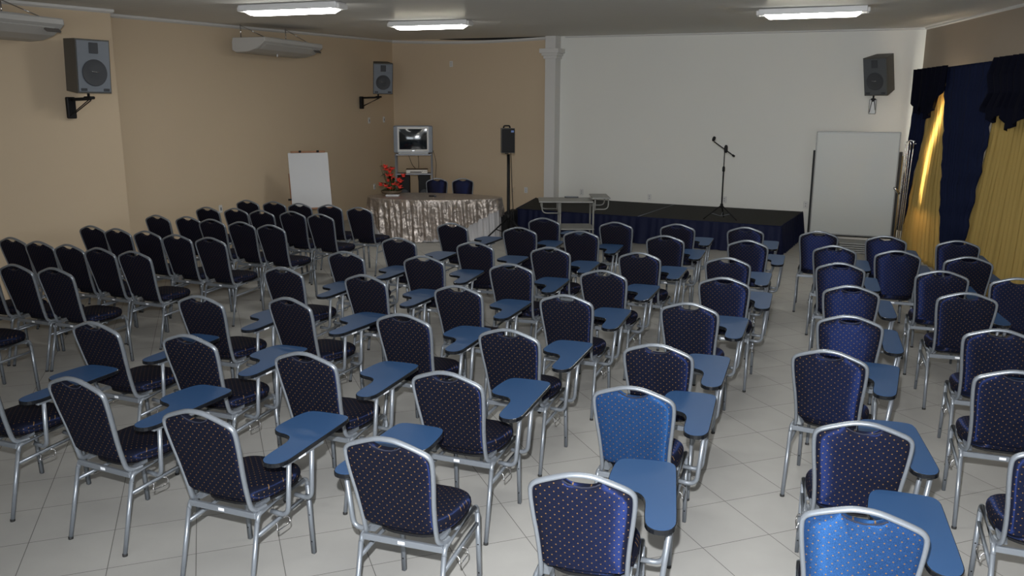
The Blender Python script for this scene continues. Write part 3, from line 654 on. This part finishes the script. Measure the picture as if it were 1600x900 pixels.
cloth('white_table_skirt','whitecloth','white floor-length pleated cloth under the satin cloth on head table',.0,.745,lambda p,s:.012,.007,.13,.01,1,NZ=10)
def hemf(p,s):
    x=p.x
    if p.y>13.75: base=.45
    else: base=interp([(-8.5,.55),(-8.3,.46),(-8.12,.34),(-8.0,.25),(-7.85,.13),(-7.65,.05),(-7.2,.04),(-7.05,.07),(-6.85,.10),(-6.6,.18),(-6.4,.33),(-6.2,.46),(-6.0,.60),(-5.9,.64)],x)
    return base-.03+.012*math.sin(s*38)+.008*math.sin(s*71)
cloth('satin_tablecloth','satin','champagne satin cloth hanging in shiny folds from the head table',.030,.753,hemf,.024,.22,.045,2,NZ=34,crumple=.005)
# flowers
FX,FY,FZ=-8.06,13.47,.754
t=thing('flower_arrangement','red flowers with green leaves in a basket on head table','flower arrangement',(FX,FY,FZ))
MB().lathe((0,0,0),[(.10,0),(.17,.03),(.20,.07),(.19,.085),(.17,.07)],18).obj('basket','bowl',t)
rnd=random.Random(5)
bl=[(-.19,.18),(-.10,.165),(-.03,.12),(.01,.10),(.10,.18),(.16,.13),(.04,.20),(-.04,.26),(.02,.30),(.13,.27),(.17,.24),(-.06,.35),(.0,.36),(.23,.34),(-.02,.42),(-.08,.46),(.02,.48),(-.10,.51)]
RT=Vector((.88,.47,0))
for dx,h_ in bl:
    dy=rnd.uniform(-.08,.04); q=RT*dx+Vector((.47,-.88,0))*-dy*1; q.z=h_
    mb=MB()
    for k in range(6):
        a=2*PI*k/6+rnd.random(); r=.064; el=rnd.uniform(.1,.9)
        d=Vector((math.cos(a)*math.cos(el),math.sin(a)*math.cos(el),math.sin(el))); sdir=d.cross(Vector((0,0,1))).normalized()*.033
        b0=q+d*.004; mid=q+d*r*.7; tip=q+d*r*1.3+Vector((0,0,-.006)); un=Vector((0,0,.006))
        mb.add([b0,mid+sdir+un,tip,mid-sdir+un,mid-un*1.5],[(0,1,2,3),(0,4,1),(1,4,2),(2,4,3),(3,4,0)],True)
    mb.lathe(q,[(.022,-.014),(.034,.0),(.016,.024)],8)
    mb.obj('blossom','red',t)
    MB().tube([(0,0,.05),(q.x*.5,q.y*.5,q.z*.5+.05),tuple(q)],.0035,n=5).obj('stem','leaf',t)
for k in range(26):
    a=rnd.uniform(0,2*PI); r=rnd.uniform(.12,.24); h_=rnd.uniform(.07,.17)+(.25 if k%6==0 else 0); d=Vector((math.cos(a),math.sin(a),0)); s_=Vector((-d.y,d.x,0))*.022
    b0=d*.06+Vector((0,0,.06)); m_=d*r*.7+Vector((0,0,h_)); tp=d*r*1.15+Vector((0,0,h_*.85))
    MB().add([b0,m_+s_,tp,m_-s_,m_-Vector((0,0,.012))],[(0,1,2,3),(0,4,1),(1,4,2),(2,4,3),(3,4,0)],True).obj('leaf','leaf',t)
for k in range(5):
    MB().tube(fillet([(0,0,.05),(-.08-.03*k,.02,.35),(-.16-.03*k*rnd.random(),.0,.50+.05*k*rnd.random()),(-.24,.02*k,.52)],.1),.0025,n=4).obj('twig','bowl',t)
t=thing('booklet','small white booklet on the head table before the flowers','booklet',(-7.92,13.28,.754),math.radians(20))
MB().box((0,0,.011),(.24,.12,.022),b=.003).obj('pages','paper',t); MB().box((0,0,.0235),(.245,.125,.003)).obj('cover','sticker',t)
t=thing('table_microphone','tiny black microphone lying on satin tablecloth between two chairs','microphone',(-7.18,13.42,.754),.3)
MB().tube([(-.06,0,.018),(.05,0,.015)],.012).obj('body','black',t); MB().lathe((.05,0,.018),[(.012,-.02),(.022,0),(.012,.022)],10,axis='X').obj('head','spkmesh',t)
CHAIRS=[
 ('plain',0,-8.508,10.148,-0.0123,'left','navy plain chair, left block, first row from the stage, first from left wall'),
 ('plain',0,-8.023,10.156,-0.0015,'left','navy plain chair, left block, first row from the stage, second from left wall'),
 ('plain',0,-7.536,10.117,-0.0014,'left','navy plain chair, left block, first row from the stage, third from left wall'),
 ('plain',0,-7.032,10.138,0.0045,'left','navy plain chair, left block, first row from the stage, fourth from left wall'),
 ('plain',0,-6.469,10.041,0.0034,'left','navy plain chair, left block, first row from the stage, fifth from left wall'),
 ('plain',0,-8.417,9.207,-0.0118,'left','navy plain chair, left block, second row from the stage, first from left wall'),
 ('plain',0,-7.959,9.253,-0.0215,'left','navy plain chair, left block, second row from the stage, second from left wall'),
 ('plain',0,-7.485,9.207,-0.005,'left','navy plain chair, left block, second row from the stage, third from left wall'),
 ('plain',0,-7.027,9.273,-0.0014,'left','navy plain chair, left block, second row from the stage, fourth from left wall'),
 ('plain',0,-6.518,9.193,-0.024,'left','navy plain chair, left block, second row from the stage, fifth from left wall'),
 ('plain',0,-8.363,8.244,-0.0255,'left','navy plain chair, left block, third row from the stage, first from left wall'),
 ('plain',0,-7.905,8.297,-0.0227,'left','navy plain chair, left block, third row from the stage, second from left wall'),
 ('plain',0,-7.445,8.217,-0.0189,'left','navy plain chair, left block, third row from the stage, third from left wall'),
 ('plain',0,-6.942,8.165,-0.0163,'left','navy plain chair, left block, third row from the stage, fourth from left wall'),
 ('plain',0,-6.445,8.094,-0.0186,'left','navy plain chair, left block, third row from the stage, fifth from left wall'),
 ('plain',0,-8.304,7.189,-0.0238,'left','navy plain chair, left block, fourth row from the stage, first from left wall'),
 ('plain',0,-7.846,7.136,-0.0271,'left','navy plain chair, left block, fourth row from the stage, second from left wall'),
 ('plain',0,-7.388,7.126,-0.0296,'left','navy plain chair, left block, fourth row from the stage, third from left wall'),
 ('plain',0,-6.883,7.049,0.0049,'left','navy plain chair, left block, fourth row from the stage, fourth from left wall'),
 ('plain',0,-6.407,7.04,0.0024,'left','navy plain chair, left block, fourth row from the stage, fifth from left wall'),
 ('plain',0,-8.322,6.19,-0.0105,'left','navy plain chair, left block, fifth row from the stage, first from left wall'),
 ('plain',0,-7.833,6.123,-0.008,'left','navy plain chair, left block, fifth row from the stage, second from left wall'),
 ('plain',0,-7.375,6.096,-0.0079,'left','navy plain chair, left block, fifth row from the stage, third from left wall'),
 ('plain',0,-6.917,6.066,-0.0223,'left','navy plain chair, left block, fifth row from the stage, fourth from left wall'),
 ('plain',0,-6.453,6.054,0.0051,'left','navy plain chair, left block, fifth row from the stage, fifth from left wall'),
 ('plain',0,-7.33,5.1,0.0,'left','navy plain chair, left block, sixth row from the stage, third from left wall'),
 ('plain',0,-6.859,5.118,0.0017,'left','navy plain chair, left block, sixth row from the stage, fourth from left wall'),
 ('plain',0,-6.401,5.139,0.0144,'left','navy plain chair, left block, sixth row from the stage, fifth from left wall'),
 ('plain',0,-6.46,4.2,0.0,'left','navy plain chair, left block, seventh row from the stage, fifth from left wall'),
 ('tablet',0,-3.694,10.003,0.0205,'middle','navy tablet chair, middle block, first row from the stage, second from left'),
 ('plain',0,-2.749,9.996,0.02,'middle','navy chair lacking a tablet, middle block, first row from the stage, third from left'),
 ('tablet',0,-2.017,10.134,0.015,'middle','navy tablet chair, middle block, first row from the stage, fourth from left'),
 ('tablet',0,-1.223,10.179,0.0142,'middle','navy tablet chair, middle block, first row from the stage, fifth from left'),
 ('tablet',0,-4.543,9.108,-0.0304,'middle','navy tablet chair, middle block, second row from the stage, first from left'),
 ('tablet',0,-3.664,9.098,0.0531,'middle','navy tablet chair, middle block, second row from the stage, second from left'),
 ('tablet',0,-2.913,9.118,0.0382,'middle','navy tablet chair, middle block, second row from the stage, third from left'),
 ('tablet',0,-1.947,9.142,0.0136,'middle','navy tablet chair, middle block, second row from the stage, fourth from left'),
 ('tablet',0,-1.065,9.157,0.0038,'middle','navy tablet chair, middle block, second row from the stage, fifth from left'),
 ('tablet',0,-4.549,7.833,0.012,'middle','navy tablet chair, middle block, third row from the stage, first from left'),
 ('tablet',0,-3.676,7.898,0.0299,'middle','navy tablet chair, middle block, third row from the stage, second from left'),
 ('tablet',0,-2.842,7.902,0.045,'middle','navy tablet chair, middle block, third row from the stage, third from left'),
 ('tablet',0,-1.936,7.963,0.0013,'middle','navy tablet chair, middle block, third row from the stage, fourth from left'),
 ('tablet',0,-1.099,8.003,-0.0109,'middle','navy tablet chair, middle block, third row from the stage, fifth from left'),
 ('tablet',0,-4.566,6.859,-0.0324,'middle','navy tablet chair, middle block, fourth row from the stage, first from left'),
 ('tablet',0,-3.764,6.944,0.067,'middle','navy tablet chair, middle block, fourth row from the stage, second from left'),
 ('tablet',0,-2.851,6.905,0.0366,'middle','navy tablet chair, middle block, fourth row from the stage, third from left'),
 ('tablet',0,-1.994,6.938,-0.0088,'middle','navy tablet chair, middle block, fourth row from the stage, fourth from left'),
 ('tablet',0,-0.985,7.03,0.0105,'middle','navy tablet chair, middle block, fourth row from the stage, fifth from left'),
 ('tablet',0,-4.611,5.955,-0.0185,'middle','navy tablet chair, middle block, fifth row from the stage, first from left'),
 ('tablet',0,-3.763,5.948,-0.0422,'middle','navy tablet chair, middle block, fifth row from the stage, second from left'),
 ('tablet',0,-2.863,5.866,-0.0028,'middle','navy tablet chair, middle block, fifth row from the stage, third from left'),
 ('tablet',0,-1.977,5.896,0.0267,'middle','navy tablet chair, middle block, fifth row from the stage, fourth from left'),
 ('tablet',0,-1.07,5.996,-0.0043,'middle','navy tablet chair, middle block, fifth row from the stage, fifth from left'),
 ('tablet',0,-4.461,4.785,0.024,'middle','navy tablet chair, middle block, sixth row from the stage, first from left'),
 ('tablet',0,-3.798,4.992,-0.118,'middle','navy tablet chair, middle block, sixth row from the stage, second from left'),
 ('tablet',0,-2.799,4.897,0.0082,'middle','navy tablet chair, middle block, sixth row from the stage, third from left'),
 ('tablet',0,-1.983,4.812,0.0005,'middle','navy tablet chair, middle block, sixth row from the stage, fourth from left'),
 ('tablet',0,-1.036,4.846,0.0082,'middle','navy tablet chair, middle block, sixth row from the stage, fifth from left'),
 ('tablet',0,-4.524,3.914,-0.0204,'middle','navy tablet chair, middle block, seventh row from the stage, first from left'),
 ('tablet',0,-3.744,3.914,0.0121,'middle','navy tablet chair, middle block, seventh row from the stage, second from left'),
 ('tablet',0,-2.855,3.878,0.0154,'middle','navy tablet chair, middle block, seventh row from the stage, third from left'),
 ('tablet',0,-1.949,3.881,0.021,'middle','navy tablet chair, middle block, seventh row from the stage, fourth from left'),
 ('tablet',1,-0.977,4.035,0.0413,'middle','flash-brightened navy tablet chair, middle block, seventh row from the stage, fifth from left'),
 ('tablet',0,-4.57,3.06,0.0,'middle','navy tablet chair, middle block, eighth row from the stage, first from left'),
 ('tablet',0,-3.663,3.036,-0.0442,'middle','navy tablet chair, middle block, eighth row from the stage, second from left'),
 ('tablet',0,-2.747,2.916,0.0202,'middle','navy tablet chair, middle block, eighth row from the stage, third from left'),
 ('lefty',0,-1.778,2.977,0.0684,'middle','navy left-hand tablet chair, middle block, eighth row from the stage, fourth from left'),
 ('tablet',0,-0.915,2.964,0.1612,'middle','navy tablet chair, middle block, eighth row from the stage, fifth from left'),
 ('plain',0,-0.41,10.191,0.0329,'right','navy chair lacking a tablet, right block, first row from the stage, nearest the aisle'),
 ('tablet',0,0.3,10.103,-0.0283,'right','navy tablet chair, right block, first row from the stage, second from aisle'),
 ('tablet',0,0.999,10.046,0.0021,'right','navy tablet chair, right block, first row from the stage, third from aisle'),
 ('tablet',0,-0.2,9.153,-0.0007,'right','navy tablet chair, right block, second row from the stage, nearest the aisle'),
 ('tablet',0,0.384,9.08,0.0126,'right','navy tablet chair, right block, second row from the stage, second from aisle'),
 ('tablet',0,0.988,8.965,0.0527,'right','navy tablet chair, right block, second row from the stage, third from aisle'),
 ('tablet',0,-0.117,8.141,0.0052,'right','navy tablet chair, right block, third row from the stage, nearest the aisle'),
 ('tablet',0,0.705,8.086,0.0176,'right','navy tablet chair, right block, third row from the stage, second from aisle'),
 ('tablet',0,1.271,7.987,-0.0016,'right','navy tablet chair, right block, third row from the stage, third from aisle'),
 ('tablet',0,-0.009,7.101,0.0154,'right','navy tablet chair, right block, fourth row from the stage, nearest the aisle'),
 ('tablet',0,0.807,7.183,0.0788,'right','navy tablet chair, right block, fourth row from the stage, second from aisle'),
 ('tablet',0,0.004,6.049,0.0002,'right','navy tablet chair, right block, fifth row from the stage, nearest the aisle'),
 ('tablet',0,0.89,6.043,0.025,'right','navy tablet chair, right block, fifth row from the stage, second from aisle'),
 ('tablet',0,-0.075,5.109,-0.1101,'right','navy tablet chair, right block, sixth row from the stage, nearest the aisle'),
 ('tablet',0,0.856,5.1,0.0356,'right','navy tablet chair, right block, sixth row from the stage, second from aisle'),
 ('tablet',0,0.089,3.969,0.0946,'right','navy tablet chair, right block, seventh row from the stage, nearest the aisle'),
 ('tablet',0,0.885,3.97,0.02,'right','navy tablet chair, right block, seventh row from the stage, second from aisle'),
 ('tablet',1,0.103,3.08,0.0265,'right','flash-brightened navy tablet chair, right block, eighth row from the stage, nearest the aisle'),
]
# ---------------------------------------------------------------- chairs
REC=.247; Wd=.215; WB=.1876; ZSH=.885; ZA=.980
OUTL=[(WB,.47),(WB,.55),(.1955,.66),(.2075,.76),(.2145,.84),(Wd,.882),(.210,.905),(.190,.926),(.155,.941),(.12,.954),(.06,.974),(.025,.9795),(0,.980)]
def by(z): return -(z-.45)*REC
def chair(kind,blue):
    t=thing('conference_chair','x','chair'); m='metal'
    # back frame
    r=.0108
    half=[]
    for i,(x,z) in enumerate(OUTL):
        a=OUTL[max(0,i-1)]; c=OUTL[min(len(OUTL)-1,i+1)]; tx,tz=c[0]-a[0],c[1]-a[1]
        if i==len(OUTL)-1: tx,tz=-1,0
        l=math.hypot(tx,tz); nx,nz=-tz/l,tx/l   # inward
        if nx*x>0 and x>.05 and nz>=0: nx,nz=-nx,-nz
        if i>=len(OUTL)-2: nx,nz=0,-1
        px,pz=x+nx*r,z+nz*r; half.append((px,by(pz),pz))
    low=[(.196,.085,.437),(.192,.05,.436),(.186,.022,.441),(.181,.004,.455)]
    path=low+half; pathL=[(-x,y,z) for x,y,z in path[:-1]]
    full=path+pathL[::-1]
    full=[full[0]]+[tuple(q) for q in chaikin(full,2,False)][1:]
    MB().tube(full,r,.0145,n=8,ref=(0,.97,.24)).obj('back_frame',m,t)
    # backrest pad with hand slot below the top tube
    pr=[]
    for x,z in [(.150,.506),(.172,.522),(.175,.56),(.182,.66),(.194,.76),(.2005,.84),(.2005,.878),(.196,.893),(.178,.912),(.14,.928),(.11,.938),(.082,.946),(.068,.944),(.055,.932),(.035,.923),(.012,.919)]: pr.append((x,z))
    poly=[(0,.500),(.07,.501)]+pr+[(-x,z) for x,z in pr[::-1]]+[(-.07,.501)]
    cx,cz=0,.72
    rings=[(.0,-.017),(.55,-.0165),(.86,-.015),(.955,-.011),(.992,-.003),(1.0,.006),(.985,.018),(.93,.028),(.75,.036),(.4,.040),(0,.041)]
    def fl(x,z): return max(z,.956-.14*abs(x)) if (z>.9 and abs(x)<.115) else z
    rows=[]
    for s,d in rings:
        k=s**7; rows.append([(cx+(x-cx)*s,by(cz+((z*k+fl(x,z)*(1-k))-cz)*s)+d,cz+((z*k+fl(x,z)*(1-k))-cz)*s) for x,z in poly])
    bp=MB().grid([rw[::-1] for rw in rows],closed=True).obj('backrest','back_flashlit' if blue else 'back',t)
    # piping line round the hand slot
    MB().tube([(x*1.0,by(z)-.014,z+.001) for x,z in [(-.075,.943),(-.055,.930),(-.03,.921),(0,.917),(.03,.921),(.055,.930),(.075,.943)]],.0035,n=5).obj('slot_piping','navyplain',bp)
    # seat cushion
    sp=[]
    for k in range(40):
        a=2*PI*k/40; c,s=math.cos(a),math.sin(a); e=2/3.6
        x=.205*math.copysign(abs(c)**e,c); y=.235*math.copysign(abs(s)**e,s)
        x*=1-.22*max(0,-s); sp.append((x,.237+y*.88))
    rings=[(.0,.450),(.90,.450),(.955,.455),(.985,.466),(1.0,.480),(.992,.493),(.965,.505),(.91,.515),(.80,.522),(.55,.527),(.3,.529),(0,.530)]
    rows=[[(x*s,.237+(y-.237)*s,z) for x,y in sp] for s,z in rings]
    MB().grid(rows,closed=True).obj('seat','seat',t)
    MB().prism([(x*.95,.237+(y-.237)*.95) for x,y in sp],.439,.4505).obj('seat_base','black',t)
    # rails, legs
    fr=MB()
    for s in(-1,1): fr.tube(fillet([(s*.2065,.0,.385),(s*.205,.012,.427),(s*.205,.40,.447),(s*.206,.415,.40)],[.035,.035],6),.0125,.0125,n=8)
    fr.box((0,.004,.422),(.40,.02,.030),b=.003); fr.box((0,.385,.430),(.40,.02,.022),b=.003); fr.box((0,.20,.428),(.40,.02,.018),b=.003)
    f=fr.obj('seat_frame',m,t)
    MB().box((.0,-.0062,.424),(.034,.002,.014)).obj('label_sticker','sticker',f)
    for s in(-1,1):
        bm=MB(); bm.add([(s*.186,.03,.436),(s*.186,.13,.445),(s*.135,.13,.445),(s*.150,.03,.436),(s*.186,.03,.44),(s*.186,.13,.462),(s*.135,.13,.449),(s*.150,.03,.44)],[(0,1,2,3),(7,6,5,4),(0,4,5,1),(1,5,6,2),(2,6,7,3),(3,7,4,0)]).obj('seat_bracket',m,t)
        l=MB().tube([(s*.2065,.0,.395),(s*.211,-.089,.006)],.0122,n=8).obj('leg',m,t); MB().lathe((s*.211,-.089,0),[(.0135,0),(.014,.002),(.014,.012),(.012,.014)],10).obj('foot_cap','rubber',l)
        l=MB().tube([(s*.206,.411,.41),(s*.209,.434,.004)],.0145,.0145,n=4,ref=(1,0,0)).obj('leg',m,t)
        h=MB()
        for z in(.075,.235): h.lathe((s*.2085,.4165+.0+(.235-z)*.055,z),[(.0045,0),(.0045,.006)],8,R=Matrix.Rotation(PI/2,3,'X'))
        h.obj('adjusting_hole','black',l); MB().box((s*.209,.434,.006),(.019,.019,.012),b=.002).obj('foot_cap','rubber',l)
        MB().tube([(s*.208,-.018,.325),(s*.207,.419,.352)],.011,.011,n=4,ref=(0,0,1)).obj('stretcher',m,t)
        if kind=='plain': continue
        hk=MB().tube(fillet([(s*.215,.12,.335),(s*.232,.12,.322),(s*.238,.10,.298),(s*.238,.21,.296),(s*.232,.215,.325),(s*.215,.19,.338)],.02,3),.0032,n=5); hk.obj('linking_hook','chrome',t)
    if kind!='plain':
        k=-1 if kind=='lefty' else 1
        pl=[(.360,.10),(.358,.05),(.340,.008),(.305,-.010),(.265,-.004),(.236,.03),(.226,.10),(.222,.20),(.215,.255),(.193,.300),(.155,.322),(.105,.328),(.065,.348),(.045,.385),(.040,.44),(.045,.54),(.052,.60),(.070,.645),(.105,.662),(.19,.668),(.28,.668),(.318,.655),(.334,.620),(.338,.56),(.348,.35)]
        # listed clockwise; make counter-clockwise
        pl=[(k*x,y) for x,y in pl]; 
        ar=sum(a[0]*b[1]-b[0]*a[1] for a,b in zip(pl,pl[1:]+pl[:1]))
        if ar<0: pl=pl[::-1]
        pl=chaikin(pl,1)
        tb=MB().prism(pl,.690,.712,.003).obj('edge_band','edge',None)
        def inset(p,d):
            n=len(p); o=[]
            for i in range(n):
                a,b,c=Vector(p[i-1]),Vector(p[i]),Vector(p[(i+1)%n]); tt=(c-a).normalized(); o.append(tuple(b-Vector((tt.y,-tt.x))*d))
            return o
        top=MB().prism(inset(pl,.0035),.700,.7135).obj('writing_tablet','laminate',t)
        tb.parent=top
        for y0,y1 in((.110,.10),(.305,.285)):
            MB().tube(fillet([(k*.205,y0,.400),(k*.305,y0,.392),(k*.335,y1,.69)],.05,6),.0125,.0125,n=8).obj('tablet_arm',m,t)
        b=MB().box((k*.335,.215,.681),(.022,.32,.016),b=.003).obj('tablet_rail',m,t)
        MB().box((k*.3475,.19,.681),(.003,.055,.011)).obj('rail_pale_patch','sticker',b)  # small pale patch on the outer side of the rail
    return t
protos={}
for kind,blue,x,y,a,blk,lab in CHAIRS:
    key=(kind,blue)
    if key not in protos: o=protos[key]=chair(kind,blue)
    else: o=copy_thing(protos[key])
    o.location=(x,y,0); o.rotation_euler=(0,0,a); o['label']=lab; o['category']='chair'; o['group']='chairs of the %s block'%blk
for x,y,a,lab in ((-7.72,14.62,PI+math.radians(24),'dark chair behind the head table, the left of the two'),(-7.24,14.80,PI+math.radians(24),'dark chair behind the head table, the right of the two')):
    o=copy_thing(protos[('plain',0)]); o.location=(x,y,0); o.rotation_euler=(0,0,a); o['label']=lab; o['category']='chair'; o['group']='chairs behind the head table'
